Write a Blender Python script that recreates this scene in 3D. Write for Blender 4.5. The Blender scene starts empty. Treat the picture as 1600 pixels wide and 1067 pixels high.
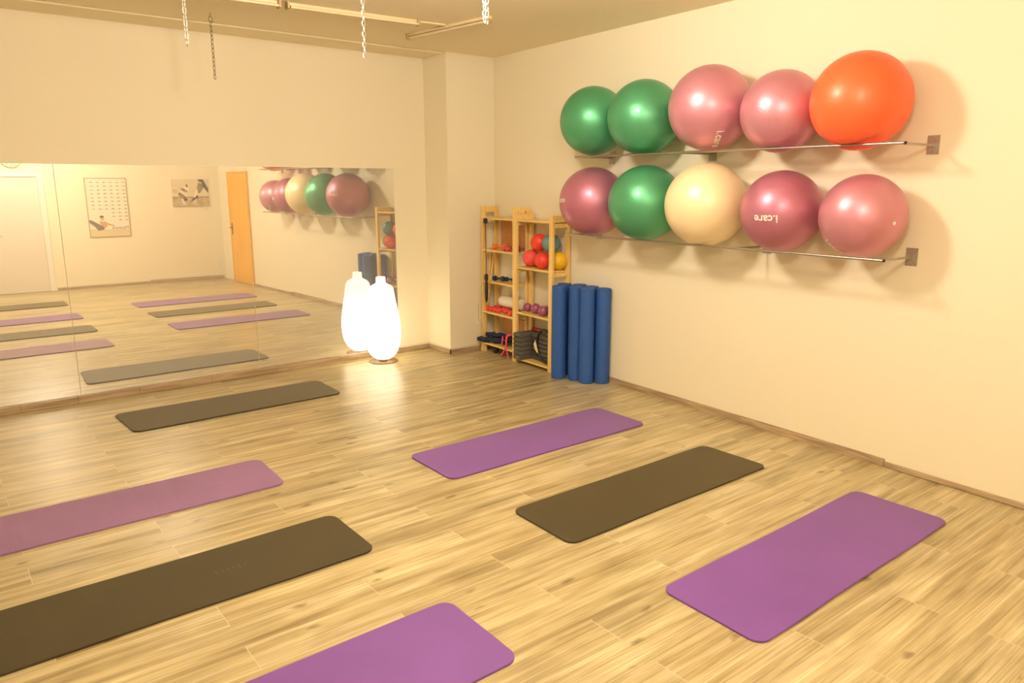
import bpy, bmesh, math, random
from mathutils import Vector, Matrix
random.seed(7)
SC = bpy.context.scene
COL = SC.collection

# ------------------------------------------------------------------ camera
CAM = Vector((-5.64419, -7.94474, 2.05))
YAW, PITCH, FPX = 0.669698, 0.209118, 1160.16
cd = bpy.data.cameras.new('camera')
cam = bpy.data.objects.new('camera', cd)
COL.objects.link(cam)
cam.location = CAM
cam.rotation_euler = (math.pi / 2 - PITCH, 0, -YAW)
cd.sensor_fit = 'HORIZONTAL'
cd.sensor_width = 36
cd.lens = FPX / 1600 * 36
cd.clip_start = 0.05
SC.camera = cam

# ------------------------------------------------------------------ world, lights, exposure
SC.view_settings.view_transform = 'Standard'
SC.view_settings.look = 'None'
SC.view_settings.gamma = 1
SC.view_settings.use_curve_mapping = False
SC.view_settings.exposure = 0.08
wd = bpy.data.worlds.new('world')
SC.world = wd
wd.use_nodes = True
wd.node_tree.nodes['Background'].inputs[0].default_value = (1.0, 0.78, 0.5, 1)
wd.node_tree.nodes['Background'].inputs[1].default_value = 0.05
WARM = (1.0, 0.875, 0.745)


def area(name, loc, target, size, power, color=WARM, spread=180):
    l = bpy.data.lights.new(name, 'AREA')
    l.shape = 'DISK'
    l.size = size
    l.energy = power
    l.color = color
    l.spread = math.radians(spread)
    o = bpy.data.objects.new(name, l)
    COL.objects.link(o)
    o.location = loc
    o.rotation_euler = (Vector(target) - Vector(loc)).to_track_quat('-Z', 'Y').to_euler()
    return o




def bulb(name, loc, power, radius, color=WARM):
    l = bpy.data.lights.new(name, 'POINT')
    l.energy = power; l.color = color; l.shadow_soft_size = radius
    o = bpy.data.objects.new(name, l)
    COL.objects.link(o)
    o.location = loc
    return o


bulb('ceiling_light_near', (-2.8, -5.7, 3.12), 8, 0.10)
bulb('ceiling_light_middle', (-3.0, -4.15, 3.34), 215, 0.20)
bulb('ceiling_light_far', (-4.2, -7.2, 3.10), 175, 0.22)

# ------------------------------------------------------------------ helpers
SLOPE = 0.0448946                      # the right wall leans a little into the room
TH = math.atan(SLOPE)


def W(s, off, z):
    """point s metres along the right wall from the mirror wall, off metres into the room"""
    return Vector((-math.sin(TH) * s - math.cos(TH) * off, -math.cos(TH) * s + math.sin(TH) * off, z))


class MB:
    def __init__(self):
        self.v = []; self.f = []; self.m = []

    def add(self, vs, fs, mi=0):
        b = len(self.v)
        self.v += [tuple(x) for x in vs]
        for f in fs:
            self.f.append([b + i for i in f]); self.m.append(mi)

    def box(self, lo, hi, mi=0, fn=None):
        x0, y0, z0 = lo; x1, y1, z1 = hi
        vs = [(x0, y0, z0), (x1, y0, z0), (x1, y1, z0), (x0, y1, z0), (x0, y0, z1), (x1, y0, z1), (x1, y1, z1), (x0, y1, z1)]
        if fn: vs = [fn(*p) for p in vs]
        self.add(vs, [(0, 3, 2, 1), (4, 5, 6, 7), (0, 1, 5, 4), (1, 2, 6, 5), (2, 3, 7, 6), (3, 0, 4, 7)], mi)

    def prism(self, poly, z0, z1, mi=0):
        n = len(poly)
        self.add([(x, y, z0) for x, y in poly] + [(x, y, z1) for x, y in poly],
                 [list(range(n))[::-1], list(range(n, 2 * n))] + [(i, (i + 1) % n, n + (i + 1) % n, n + i) for i in range(n)], mi)

    def tube(self, pts, r, n=10, mi=0, closed=False, cap=True):
        pts = [Vector(p) for p in pts]
        N = len(pts)
        rs = r if isinstance(r, (list, tuple)) else [r] * N
        up = None
        b = len(self.v)
        for i, p in enumerate(pts):
            if closed: t = pts[(i + 1) % N] - pts[i - 1]
            else: t = pts[min(i + 1, N - 1)] - pts[max(i - 1, 0)]
            t.normalize()
            if up is None:
                up = Vector((0, 0, 1)) if abs(t.z) < 0.9 else Vector((1, 0, 0))
            a = t.cross(up)
            if a.length < 1e-6: a = t.orthogonal()
            a.normalize(); c = t.cross(a).normalized(); up = -c if False else a.cross(t)
            for k in range(n):
                q = 2 * math.pi * k / n
                self.v.append(tuple(p + (a * math.cos(q) + c * math.sin(q)) * rs[i]))
        M = N if closed else N - 1
        for i in range(M):
            for k in range(n):
                self.f.append([b + i * n + k, b + i * n + (k + 1) % n, b + ((i + 1) % N) * n + (k + 1) % n, b + ((i + 1) % N) * n + k]); self.m.append(mi)
        if cap and not closed:
            self.f.append([b + k for k in range(n)][::-1]); self.m.append(mi)
            self.f.append([b + (N - 1) * n + k for k in range(n)]); self.m.append(mi)

    def lathe(self, prof, n=32, c=(0, 0, 0), mi=0, rib=0, nr=0):
        b = len(self.v)
        for (r, z) in prof:
            for k in range(n):
                q = 2 * math.pi * k / n
                rr = r * (1 + rib * math.cos(nr * q)) if nr else r
                self.v.append((c[0] + rr * math.cos(q), c[1] + rr * math.sin(q), c[2] + z))
        for i in range(len(prof) - 1):
            for k in range(n):
                self.f.append([b + i * n + k, b + i * n + (k + 1) % n, b + (i + 1) * n + (k + 1) % n, b + (i + 1) * n + k]); self.m.append(mi)
        self.f.append([b + k for k in range(n)][::-1]); self.m.append(mi)
        e = b + (len(prof) - 1) * n
        self.f.append([e + k for k in range(n)]); self.m.append(mi)

    def build(self, name, mats, parent=None, smooth=False, bevel=0, seg=2, angle=40, loc=None):
        me = bpy.data.meshes.new(name)
        me.from_pydata(self.v, [], self.f)
        if not isinstance(mats, (list, tuple)): mats = [mats]
        for m in mats: me.materials.append(m)
        for p, mi in zip(me.polygons, self.m): p.material_index = mi
        bm = bmesh.new(); bm.from_mesh(me)
        bmesh.ops.recalc_face_normals(bm, faces=bm.faces)
        bm.to_mesh(me); bm.free()
        if smooth:
            for p in me.polygons: p.use_smooth = True
            try: me.set_sharp_from_angle(angle=math.radians(angle))
            except Exception: pass
        me.update()
        o = bpy.data.objects.new(name, me)
        COL.objects.link(o)
        if bevel:
            md = o.modifiers.new('bevel', 'BEVEL'); md.width = bevel; md.segments = seg; md.limit_method = 'ANGLE'
        if parent: o.parent = parent
        if loc is not None: o.location = loc
        return o


def tag(o, label=None, cat=None, group=None, kind=None):
    if label: o['label'] = label
    if cat: o['category'] = cat
    if group: o['group'] = group
    if kind: o['kind'] = kind
    return o


def empty(name, loc=(0, 0, 0), rz=0, **k):
    o = bpy.data.objects.new(name, None)
    o.empty_display_size = 0.1
    COL.objects.link(o)
    o.location = loc
    o.rotation_euler = (0, 0, rz)
    return tag(o, **k)


def copy_tree(o, parent=None):
    c = o.copy(); COL.objects.link(c)
    if parent is not None: c.parent = parent
    for ch in list(o.children): copy_tree(ch, c)
    return c


# frame of the right wall: local +x = into the room, local -y... ; an Empty there has local axes (off, s, z)
def wall_empty(name, s, off, z, **k):
    """Empty whose local x points away from the right wall and local y points towards the mirror wall"""
    o = empty(name, W(s, off, z), math.pi - TH, **k)
    return o
# with that rotation: local (x, y, z) -> into the room by x, along s by +y


# ------------------------------------------------------------------ materials
def newmat(name):
    m = bpy.data.materials.new(name); m.use_nodes = True
    nt = m.node_tree
    return m, nt, nt.nodes['Principled BSDF']


def N(nt, typ, **k):
    n = nt.nodes.new(typ)
    for a, b in k.items(): setattr(n, a, b)
    return n


def math_node(nt, op, a, b=None, c=None):
    n = N(nt, 'ShaderNodeMath', operation=op)
    for i, x in enumerate((a, b, c)):
        if x is None: continue
        if isinstance(x, (int, float)): n.inputs[i].default_value = x
        else: nt.links.new(x, n.inputs[i])
    return n.outputs[0]


def simple(name, col, rough=0.5, metal=0.0, spec=0.5, noise=0.0, nscale=30, bump=0.0, bscale=200, coat=0.0, emit=None, trans=0):
    m, nt, p = newmat(name)
    p.inputs['Base Color'].default_value = (*col, 1)
    p.inputs['Roughness'].default_value = rough
    p.inputs['Metallic'].default_value = metal
    p.inputs['Specular IOR Level'].default_value = spec
    if coat: p.inputs['Coat Weight'].default_value = coat
    tc = N(nt, 'ShaderNodeTexCoord')
    if noise:
        n = N(nt, 'ShaderNodeTexNoise'); n.inputs['Scale'].default_value = nscale; n.inputs['Detail'].default_value = 4
        nt.links.new(tc.outputs['Object'], n.inputs['Vector'])
        r = N(nt, 'ShaderNodeValToRGB')
        r.color_ramp.elements[0].position = 0.3; r.color_ramp.elements[1].position = 0.7
        r.color_ramp.elements[0].color = (*[c * (1 - noise) for c in col], 1)
        r.color_ramp.elements[1].color = (*[min(1, c * (1 + noise)) for c in col], 1)
        nt.links.new(n.outputs['Fac'], r.inputs[0]); nt.links.new(r.outputs[0], p.inputs['Base Color'])
    if bump:
        n = N(nt, 'ShaderNodeTexNoise'); n.inputs['Scale'].default_value = bscale; n.inputs['Detail'].default_value = 3
        nt.links.new(tc.outputs['Object'], n.inputs['Vector'])
        b = N(nt, 'ShaderNodeBump'); b.inputs['Strength'].default_value = bump; b.inputs['Distance'].default_value = 0.002
        nt.links.new(n.outputs['Fac'], b.inputs['Height']); nt.links.new(b.outputs[0], p.inputs['Normal'])
    if emit:
        p.inputs['Emission Color'].default_value = (*emit[0], 1); p.inputs['Emission Strength'].default_value = emit[1]
    return m


def wood(name, light, dark, axis='Z', scale=1.0, rough=0.45, knots=True):
    m, nt, p = newmat(name)
    tc = N(nt, 'ShaderNodeTexCoord'); mp = N(nt, 'ShaderNodeMapping')
    st = {'X': (1.2, 26, 26), 'Y': (26, 1.2, 26), 'Z': (26, 26, 1.2)}[axis]
    mp.inputs['Scale'].default_value = [a * scale for a in st]
    nt.links.new(tc.outputs['Object'], mp.inputs[0])
    n = N(nt, 'ShaderNodeTexNoise'); n.inputs['Scale'].default_value = 1.6; n.inputs['Detail'].default_value = 5; n.inputs['Distortion'].default_value = 0.6
    nt.links.new(mp.outputs[0], n.inputs['Vector'])
    r = N(nt, 'ShaderNodeValToRGB')
    r.color_ramp.elements[0].position = 0.35; r.color_ramp.elements[0].color = (*dark, 1)
    r.color_ramp.elements[1].position = 0.62; r.color_ramp.elements[1].color = (*light, 1)
    nt.links.new(n.outputs['Fac'], r.inputs[0])
    out = r.outputs[0]
    if knots:
        v = N(nt, 'ShaderNodeTexVoronoi'); v.inputs['Scale'].default_value = 1.0
        mk = N(nt, 'ShaderNodeMapping'); mk.inputs['Scale'].default_value = [max(2.6, a * scale / 4) for a in st]
        nt.links.new(tc.outputs['Object'], mk.inputs[0]); nt.links.new(mk.outputs[0], v.inputs['Vector'])
        kr = N(nt, 'ShaderNodeValToRGB'); kr.color_ramp.elements[0].position = 0.07; kr.color_ramp.elements[1].position = 0.12
        nt.links.new(v.outputs['Distance'], kr.inputs[0])
        mx = N(nt, 'ShaderNodeMixRGB'); mx.inputs[1].default_value = (*[d * 0.45 for d in dark], 1)
        nt.links.new(kr.outputs[0], mx.inputs[0]); nt.links.new(out, mx.inputs[2]); out = mx.outputs[0]
    nt.links.new(out, p.inputs['Base Color'])
    p.inputs['Roughness'].default_value = rough
    return m


def floor_material():
    m, nt, p = newmat('wood_tile_floor')
    L = nt.links.new
    g = N(nt, 'ShaderNodeNewGeometry'); sp = N(nt, 'ShaderNodeSeparateXYZ'); L(g.outputs['Position'], sp.inputs[0])
    X, Y = sp.outputs[0], sp.outputs[1]
    PW, PL = 0.2045, 1.375
    yy = math_node(nt, 'DIVIDE', math_node(nt, 'ADD', Y, 4.84), PW)          # row 0 starts at y=-4.84
    row = math_node(nt, 'FLOOR', yy)
    fy = math_node(nt, 'SUBTRACT', yy, row)
    par = math_node(nt, 'FLOORED_MODULO', row, 2.0)
    xx = math_node(nt, 'ADD', math_node(nt, 'DIVIDE', math_node(nt, 'ADD', X, 4.04), PL), math_node(nt, 'MULTIPLY', par, 0.5))
    col = math_node(nt, 'FLOOR', xx)
    fx = math_node(nt, 'SUBTRACT', xx, col)
    cb = N(nt, 'ShaderNodeCombineXYZ'); L(row, cb.inputs[0]); L(col, cb.inputs[1])
    wn = N(nt, 'ShaderNodeTexWhiteNoise'); wn.noise_dimensions = '2D'; L(cb.outputs[0], wn.inputs['Vector'])
    rnd = wn.outputs['Value']
    # grain coordinates, a different patch of wood on every plank
    gx = math_node(nt, 'MULTIPLY_ADD', X, 1.0, math_node(nt, 'MULTIPLY', rnd, 37.0))
    gy = math_node(nt, 'MULTIPLY_ADD', Y, 1.0, math_node(nt, 'MULTIPLY', rnd, 91.0))
    gc = N(nt, 'ShaderNodeCombineXYZ'); L(gx, gc.inputs[0]); L(gy, gc.inputs[1])
    def noise(sx, sy, scale, det, dist):
        mp = N(nt, 'ShaderNodeMapping'); mp.inputs['Scale'].default_value = (sx, sy, 1); L(gc.outputs[0], mp.inputs[0])
        n = N(nt, 'ShaderNodeTexNoise'); n.inputs['Scale'].default_value = scale; n.inputs['Detail'].default_value = det; n.inputs['Distortion'].default_value = dist
        L(mp.outputs[0], n.inputs['Vector']); return n.outputs['Fac']
    broad = noise(0.55, 9, 1.6, 7, 0.5)
    fine = noise(1.0, 55, 1.8, 5, 0.1)
    blot = noise(1.2, 3.2, 1.8, 3, 0.4)
    r1 = N(nt, 'ShaderNodeValToRGB'); e = r1.color_ramp.elements
    e[0].position = 0.30; e[0].color = (0.315, 0.236, 0.105, 1)
    e[1].position = 0.66; e[1].color = (0.62, 0.53, 0.31, 1)
    x = e.new(0.46); x.color = (0.465, 0.38, 0.187, 1)
    L(broad, r1.inputs[0])
    r2 = N(nt, 'ShaderNodeValToRGB'); e = r2.color_ramp.elements
    e[0].position = 0.32; e[0].color = (0.62, 0.58, 0.53, 1); e[1].position = 0.6; e[1].color = (1.08, 1.08, 1.08, 1)
    L(fine, r2.inputs[0])
    mx = N(nt, 'ShaderNodeMixRGB', blend_type='MULTIPLY'); mx.inputs[0].default_value = 0.8
    L(r1.outputs[0], mx.inputs[1]); L(r2.outputs[0], mx.inputs[2])
    r3 = N(nt, 'ShaderNodeValToRGB'); e = r3.color_ramp.elements
    e[0].position = 0.35; e[0].color = (0.74, 0.70, 0.66, 1); e[1].position = 0.6; e[1].color = (1.05, 1.05, 1.05, 1)
    L(blot, r3.inputs[0])
    m2 = N(nt, 'ShaderNodeMixRGB', blend_type='MULTIPLY'); m2.inputs[0].default_value = 0.7
    L(mx.outputs[0], m2.inputs[1]); L(r3.outputs[0], m2.inputs[2])
    # knots
    mk = N(nt, 'ShaderNodeMapping'); mk.inputs['Scale'].default_value = (2.6, 5.8, 1); L(gc.outputs[0], mk.inputs[0])
    nd = N(nt, 'ShaderNodeTexNoise'); nd.inputs['Scale'].default_value = 9; L(gc.outputs[0], nd.inputs['Vector'])
    va = N(nt, 'ShaderNodeVectorMath', operation='MULTIPLY_ADD'); va.inputs[1].default_value = (0.35, 0.35, 0)
    L(nd.outputs['Color'], va.inputs[0]); L(mk.outputs[0], va.inputs[2])
    v = N(nt, 'ShaderNodeTexVoronoi'); v.inputs['Scale'].default_value = 1.0; L(va.outputs[0], v.inputs['Vector'])
    kr = N(nt, 'ShaderNodeValToRGB'); kr.color_ramp.elements[0].position = 0.035; kr.color_ramp.elements[0].color = (0.42, 0.35, 0.28, 1)
    kr.color_ramp.elements[1].position = 0.14
    L(v.outputs['Distance'], kr.inputs[0])
    m3 = N(nt, 'ShaderNodeMixRGB', blend_type='MULTIPLY'); m3.inputs[0].default_value = 0.9
    L(m2.outputs[0], m3.inputs[1]); L(kr.outputs[0], m3.inputs[2])
    # plank tint
    tv = math_node(nt, 'MULTIPLY_ADD', wn.outputs['Value'], 0.20, 0.90)
    hs = N(nt, 'ShaderNodeHueSaturation'); L(m3.outputs[0], hs.inputs['Color']); L(tv, hs.inputs['Value'])
    # joints: pale grout at plank ends, thinner lines between rows
    dx = math_node(nt, 'MINIMUM', fx, math_node(nt, 'SUBTRACT', 1.0, fx))
    dy = math_node(nt, 'MINIMUM', fy, math_node(nt, 'SUBTRACT', 1.0, fy))
    jx = math_node(nt, 'LESS_THAN', dx, 0.0016 / PL)
    jy = math_node(nt, 'LESS_THAN', dy, 0.0012 / PW)
    ja = math_node(nt, 'MAXIMUM', jx, math_node(nt, 'MULTIPLY', jy, 0.55))
    m4 = N(nt, 'ShaderNodeMixRGB'); m4.inputs[2].default_value = (0.62, 0.52, 0.34, 1)
    L(ja, m4.inputs[0]); L(hs.outputs[0], m4.inputs[1])
    L(m4.outputs[0], p.inputs['Base Color'])
    rr = math_node(nt, 'MULTIPLY_ADD', fine, 0.10, 0.26)
    L(rr, p.inputs['Roughness'])
    p.inputs['Specular IOR Level'].default_value = 0.55
    b = N(nt, 'ShaderNodeBump'); b.inputs['Strength'].default_value = 0.12; b.inputs['Distance'].default_value = 0.003
    L(fine, b.inputs['Height']); L(b.outputs[0], p.inputs['Normal'])
    return m


M_WALL = simple('wall_paint', (0.84, 0.765, 0.57), 0.75, spec=0.25, bump=0.06, bscale=60)
M_CEIL = simple('ceiling_paint', (0.90, 0.80, 0.58), 0.85, spec=0.2, bump=0.05, bscale=60)
M_FLOOR = floor_material()
M_BASE = wood('skirting_wood', (0.50, 0.37, 0.22), (0.30, 0.20, 0.11), 'Y', 1, 0.4, knots=False)
M_BASEX = wood('skirting_wood_long', (0.50, 0.37, 0.22), (0.30, 0.20, 0.11), 'X', 1, 0.4, knots=False)
M_BEIGE = simple('bead_paint', (0.74, 0.66, 0.50), 0.6)
M_PINE = wood('pine', (0.88, 0.63, 0.23), (0.76, 0.48, 0.13), 'Z', 0.8, 0.45)
M_PINEY = wood('pine_shelf', (0.88, 0.63, 0.23), (0.76, 0.48, 0.13), 'Y', 0.8, 0.45)
M_CARD = simple('hardboard', (0.52, 0.25, 0.08), 0.6, noise=0.1)
M_STEEL = simple('brushed_steel', (0.50, 0.46, 0.40), 0.36, metal=1.0, noise=0.05, nscale=80)
M_STEELD = simple('dull_steel_plate', (0.45, 0.40, 0.33), 0.5, metal=0.8, noise=0.12, nscale=60)
M_BLACK = simple('black_rubber', (0.012, 0.012, 0.014), 0.5, bump=0.1)
M_DARKHOLE = simple('dark_plug', (0.03, 0.02, 0.015), 0.7)
M_WHITEPL = simple('white_plastic', (0.80, 0.76, 0.68), 0.35)
M_BLUE = simple('blue_foam', (0.020, 0.088, 0.33), 0.62, noise=0.08, nscale=50, bump=0.25, bscale=260)
M_BLUED = simple('blue_foam_end', (0.03, 0.11, 0.28), 0.7, bump=0.2)
M_TUBEW = simple('cream_enamel', (0.72, 0.58, 0.34), 0.4)
M_BRASS = simple('yellowed_holder', (0.45, 0.33, 0.13), 0.45)
M_CHAIN = simple('galvanised_chain', (0.72, 0.66, 0.55), 0.35, metal=0.9)
M_CHAIND = simple('dull_chain', (0.36, 0.29, 0.17), 0.45, metal=0.8)
M_ORANGE = wood('orange_veneer', (0.88, 0.46, 0.012), (0.80, 0.39, 0.008), 'Z', 0.7, 0.45, knots=False)
M_DOORW = simple('white_lacquer', (0.74, 0.68, 0.57), 0.45)
M_FRAMEW = simple('white_frame_paint', (0.82, 0.78, 0.68), 0.5)


def mirror_material():
    m, nt, p = newmat('mirror_glass')
    p.inputs['Base Color'].default_value = (0.90, 0.89, 0.82, 1)
    p.inputs['Metallic'].default_value = 1
    p.inputs['Roughness'].default_value = 0.012
    d = N(nt, 'ShaderNodeBsdfDiffuse'); d.inputs[0].default_value = (0.92, 0.90, 0.84, 1)     # dust film, made thicker and whiter to paint in bloom haze
    mx = N(nt, 'ShaderNodeMixShader'); mx.inputs[0].default_value = 0.17
    nt.links.new(p.outputs[0], mx.inputs[1]); nt.links.new(d.outputs[0], mx.inputs[2])
    nt.links.new(mx.outputs[0], nt.nodes['Material Output'].inputs[0])
    return m


M_MIRROR = mirror_material()


def ball_material(name, col, rough=0.40, metal=0.5, coat=0.12):
    m, nt, p = newmat(name)
    p.inputs['Base Color'].default_value = (*col, 1)
    p.inputs['Metallic'].default_value = metal
    p.inputs['Roughness'].default_value = rough
    p.inputs['Coat Weight'].default_value = coat
    p.inputs['Coat Roughness'].default_value = 0.22
    p.inputs['Subsurface Weight'].default_value = 0.0
    tc = N(nt, 'ShaderNodeTexCoord'); sp = N(nt, 'ShaderNodeSeparateXYZ')
    nt.links.new(tc.outputs['Object'], sp.inputs[0])
    a = math_node(nt, 'SINE', math_node(nt, 'MULTIPLY', sp.outputs[2], 620.0))
    n = N(nt, 'ShaderNodeTexNoise'); n.inputs['Scale'].default_value = 5
    nt.links.new(tc.outputs['Object'], n.inputs['Vector'])
    h = math_node(nt, 'MULTIPLY', a, n.outputs['Fac'])
    b = N(nt, 'ShaderNodeBump'); b.inputs['Strength'].default_value = 0.22; b.inputs['Distance'].default_value = 0.0010
    nt.links.new(h, b.inputs['Height']); nt.links.new(b.outputs[0], p.inputs['Normal'])
    return m


M_BG = ball_material('green_pearl_vinyl', (0.09, 0.37, 0.18))
M_BP = ball_material('pink_pearl_vinyl', (0.62, 0.27, 0.33))
M_BM = ball_material('mauve_pearl_vinyl', (0.50, 0.185, 0.265))
M_BO = ball_material('orange_red_vinyl', (0.98, 0.15, 0.045), rough=0.40, metal=0.1, coat=0.1)
M_BW = ball_material('cream_pearl_vinyl', (0.90, 0.74, 0.44), rough=0.40, metal=0.15)
M_LOGO = simple('white_print', (0.88, 0.82, 0.72), 0.5)


def mat_material(name, col, rib=False, lines=False, rough=0.62):
    m, nt, p = newmat(name)
    p.inputs['Base Color'].default_value = (*col, 1)
    p.inputs['Roughness'].default_value = rough
    p.inputs['Specular IOR Level'].default_value = 0.4
    p.inputs['Sheen Weight'].default_value = 0.55; p.inputs['Sheen Roughness'].default_value = 0.35; p.inputs['Sheen Tint'].default_value = (1.0, 0.88, 0.62, 1)
    tc = N(nt, 'ShaderNodeTexCoord')
    n = N(nt, 'ShaderNodeTexNoise'); n.inputs['Scale'].default_value = 2.2; n.inputs['Detail'].default_value = 5
    nt.links.new(tc.outputs['Object'], n.inputs['Vector'])
    r = N(nt, 'ShaderNodeValToRGB'); r.color_ramp.elements[0].position = 0.35; r.color_ramp.elements[1].position = 0.7
    r.color_ramp.elements[0].color = (*[c * 0.93 for c in col], 1); r.color_ramp.elements[1].color = (*[min(1, c * 1.06) for c in col], 1)
    nt.links.new(n.outputs['Fac'], r.inputs[0]); nt.links.new(r.outputs[0], p.inputs['Base Color'])
    f = N(nt, 'ShaderNodeTexNoise'); f.inputs['Scale'].default_value = 350; nt.links.new(tc.outputs['Object'], f.inputs['Vector'])
    h = f.outputs['Fac']
    sp = N(nt, 'ShaderNodeSeparateXYZ'); nt.links.new(tc.outputs['Object'], sp.inputs[0])
    if rib:
        s = math_node(nt, 'SINE', math_node(nt, 'MULTIPLY', sp.outputs[0], 2 * math.pi / 0.011))
        h = math_node(nt, 'MULTIPLY_ADD', s, 1.2, h)
    if lines:
        s = math_node(nt, 'SINE', math_node(nt, 'MULTIPLY', sp.outputs[1], 2 * math.pi / 0.024))
        inb = math_node(nt, 'LESS_THAN', math_node(nt, 'ABSOLUTE', sp.outputs[1]), 0.072)
        h = math_node(nt, 'MULTIPLY_ADD', math_node(nt, 'MULTIPLY', s, inb), 0.45, h)
    b = N(nt, 'ShaderNodeBump'); b.inputs['Strength'].default_value = 0.35; b.inputs['Distance'].default_value = 0.0012
    nt.links.new(h, b.inputs['Height']); nt.links.new(b.outputs[0], p.inputs['Normal'])
    return m


PUR = (0.18, 0.064, 0.30)
GRY = (0.040, 0.028, 0.006)
M_MATP = mat_material('purple_mat_foam', PUR)
M_MATPR = mat_material('ribbed_purple_mat_foam', (0.27, 0.13, 0.29), rib=True)
M_MATG = mat_material('charcoal_mat_foam', GRY)
M_MATGL = mat_material('lined_charcoal_mat_foam', GRY, lines=True)
M_EMB = simple('embossed_mark', (0.085, 0.066, 0.030), 0.6)
M_EMBP = simple('embossed_mark_purple', (0.33, 0.18, 0.34), 0.6)

# ------------------------------------------------------------------ the room
H = 3.516
XL, YB = -7.7, -8.95                    # far left wall, wall behind the camera
CX, CP = -0.702, 0.490                  # pier in the corner: its left face and how far it stands out


def structure(o):
    o['kind'] = 'structure'; return o


m = MB(); m.box((XL - 0.2, YB - 0.2, -0.1), (0.3, 0.2, 0.0)); structure(m.build('floor', M_FLOOR))
m = MB(); m.box((XL - 0.2, YB - 0.2, H), (0.3, 0.2, H + 0.1)); structure(m.build('ceiling', M_CEIL))
m = MB(); m.box((XL - 0.2, 0.0, 0), (0.3, 0.2, H)); structure(m.build('wall_mirror_side', M_WALL))
m = MB(); m.box((XL - 0.2, YB - 0.2, 0), (0.3, YB, H)); structure(m.build('wall_back', M_WALL))
m = MB(); m.box((XL - 0.2, YB, 0), (XL, 0, H)); structure(m.build('wall_left', M_WALL))
x0, x1 = 0.0, YB * SLOPE
m = MB(); m.prism([(x0, 0), (x1, YB), (0.3, YB), (0.3, 0)], 0, H); structure(m.build('wall_right', M_WALL))
m = MB(); m.prism([(CX, 0), (CX, -CP), (-CP * SLOPE, -CP), (0, 0)], 0, H); structure(m.build('wall_corner_pier', M_WALL))
# shallow dropped strip under the ceiling along the mirror wall
m = MB(); m.box((XL, -0.44, H - 0.016), (CX, 0, H)); structure(m.build('trim_1', M_CEIL, bevel=0.012, seg=3))


def skirt_x(name, xa, xb, y, dirn, h=0.055, t=0.016, mat=None):
    m = MB(); m.box((xa, min(y, y + dirn * t), 0), (xb, max(y, y + dirn * t), h))
    m.box((xa, min(y, y + dirn * 0.01), h), (xb, max(y, y + dirn * 0.01), h + 0.022), 1)
    return structure(m.build(name, [mat or M_BASEX, M_BEIGE], bevel=0.003))


# mirror wall skirting: a low wooden plinth under the mirror, skirting to its right
m = MB()
xs = [XL] + [-5.12 + 0.0, -4.66, -4.12, -3.42, -2.72, -1.96] + [-1.146]
for a, b in zip(xs, xs[1:]): m.box((a + 0.001, -0.045, 0), (b - 0.001, 0, 0.066))
structure(m.build('baseboard_mirror_side', M_BASEX, bevel=0.003))
skirt_x('baseboard_far', -1.144, CX - 0.0, 0, -1)
m = MB(); m.box((CX - 0.016, -CP - 0.016, 0), (CX, -0.017, 0.055)); m.box((CX - 0.01, -CP - 0.01, 0.055), (CX, -0.017, 0.077), 1)
structure(m.build('baseboard_pier_left', [M_BASE, M_BEIGE], bevel=0.003))
m = MB(); m.box((CX - 0.016, -CP - 0.016, 0), (-0.04, -CP, 0.055)); m.box((CX - 0.01, -CP - 0.01, 0.055), (-0.04, -CP, 0.077), 1)
structure(m.build('baseboard_pier_front', [M_BASEX, M_BEIGE], bevel=0.003))
m = MB()
wf = lambda off, s, z: tuple(W(s, off, z))
m.box((0, CP + 0.03, 0), (0.020, 5.59, 0.052), 0, wf)
m.box((0, CP + 0.03, 0.052), (0.012, 5.59, 0.060), 0, wf)
m.box((0, 5.592, 0.004), (0.016, 7.31, 0.040), 0, wf)
structure(m.build('baseboard_right', M_BASE, bevel=0.002))
skirt_x('baseboard_back', -3.65, -1.97, YB, 1, 0.05)
skirt_x('baseboard_back_right', -1.965, -0.44, YB, 1, 0.07)
m = MB(); m.box((XL, YB, 0), (XL + 0.016, 0, 0.055)); structure(m.build('baseboard_left', M_BASE))
m = MB(); m.box((XL, YB, 0), (-4.78, YB + 0.016, 0.055)); structure(m.build('baseboard_back_left', M_BASEX))

# hatch outline on the pier
m = MB(); m.box((-0.30, -CP - 0.006, 0.335), (-0.13, -CP, 0.70)); h0 = m.build('trim_2', M_WALL, bevel=0.002); structure(h0)
m = MB(); m.box((-0.290, -CP - 0.009, 0.37), (-0.284, -CP - 0.005, 0.58)); m.build('pull_slot', M_STEELD, h0)

# white door seen in the mirror
d1 = structure(empty('door_1', (-4.19, YB, 0)))
m = MB()
m.box((-0.52, 0, 0), (-0.42, 0.035, 2.27)); m.box((0.42, 0, 0), (0.52, 0.035, 2.27)); m.box((-0.42, 0, 2.18), (0.42, 0.035, 2.27))
m.build('door_frame', M_FRAMEW, d1, bevel=0.006)
m = MB(); m.box((-0.418, 0, 0.008), (0.418, 0.014, 2.175)); dl = m.build('door_leaf', M_DOORW, d1, bevel=0.002)
m = MB()
m.tube([(-0.36, 0.012, 1.10), (-0.36, 0.06, 1.10), (-0.24, 0.062, 1.10)], 0.009, 10); m.box((-0.38, 0.012, 0.98), (-0.34, 0.018, 1.16))
m.build('door_handle', M_STEEL, dl, smooth=True)

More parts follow.
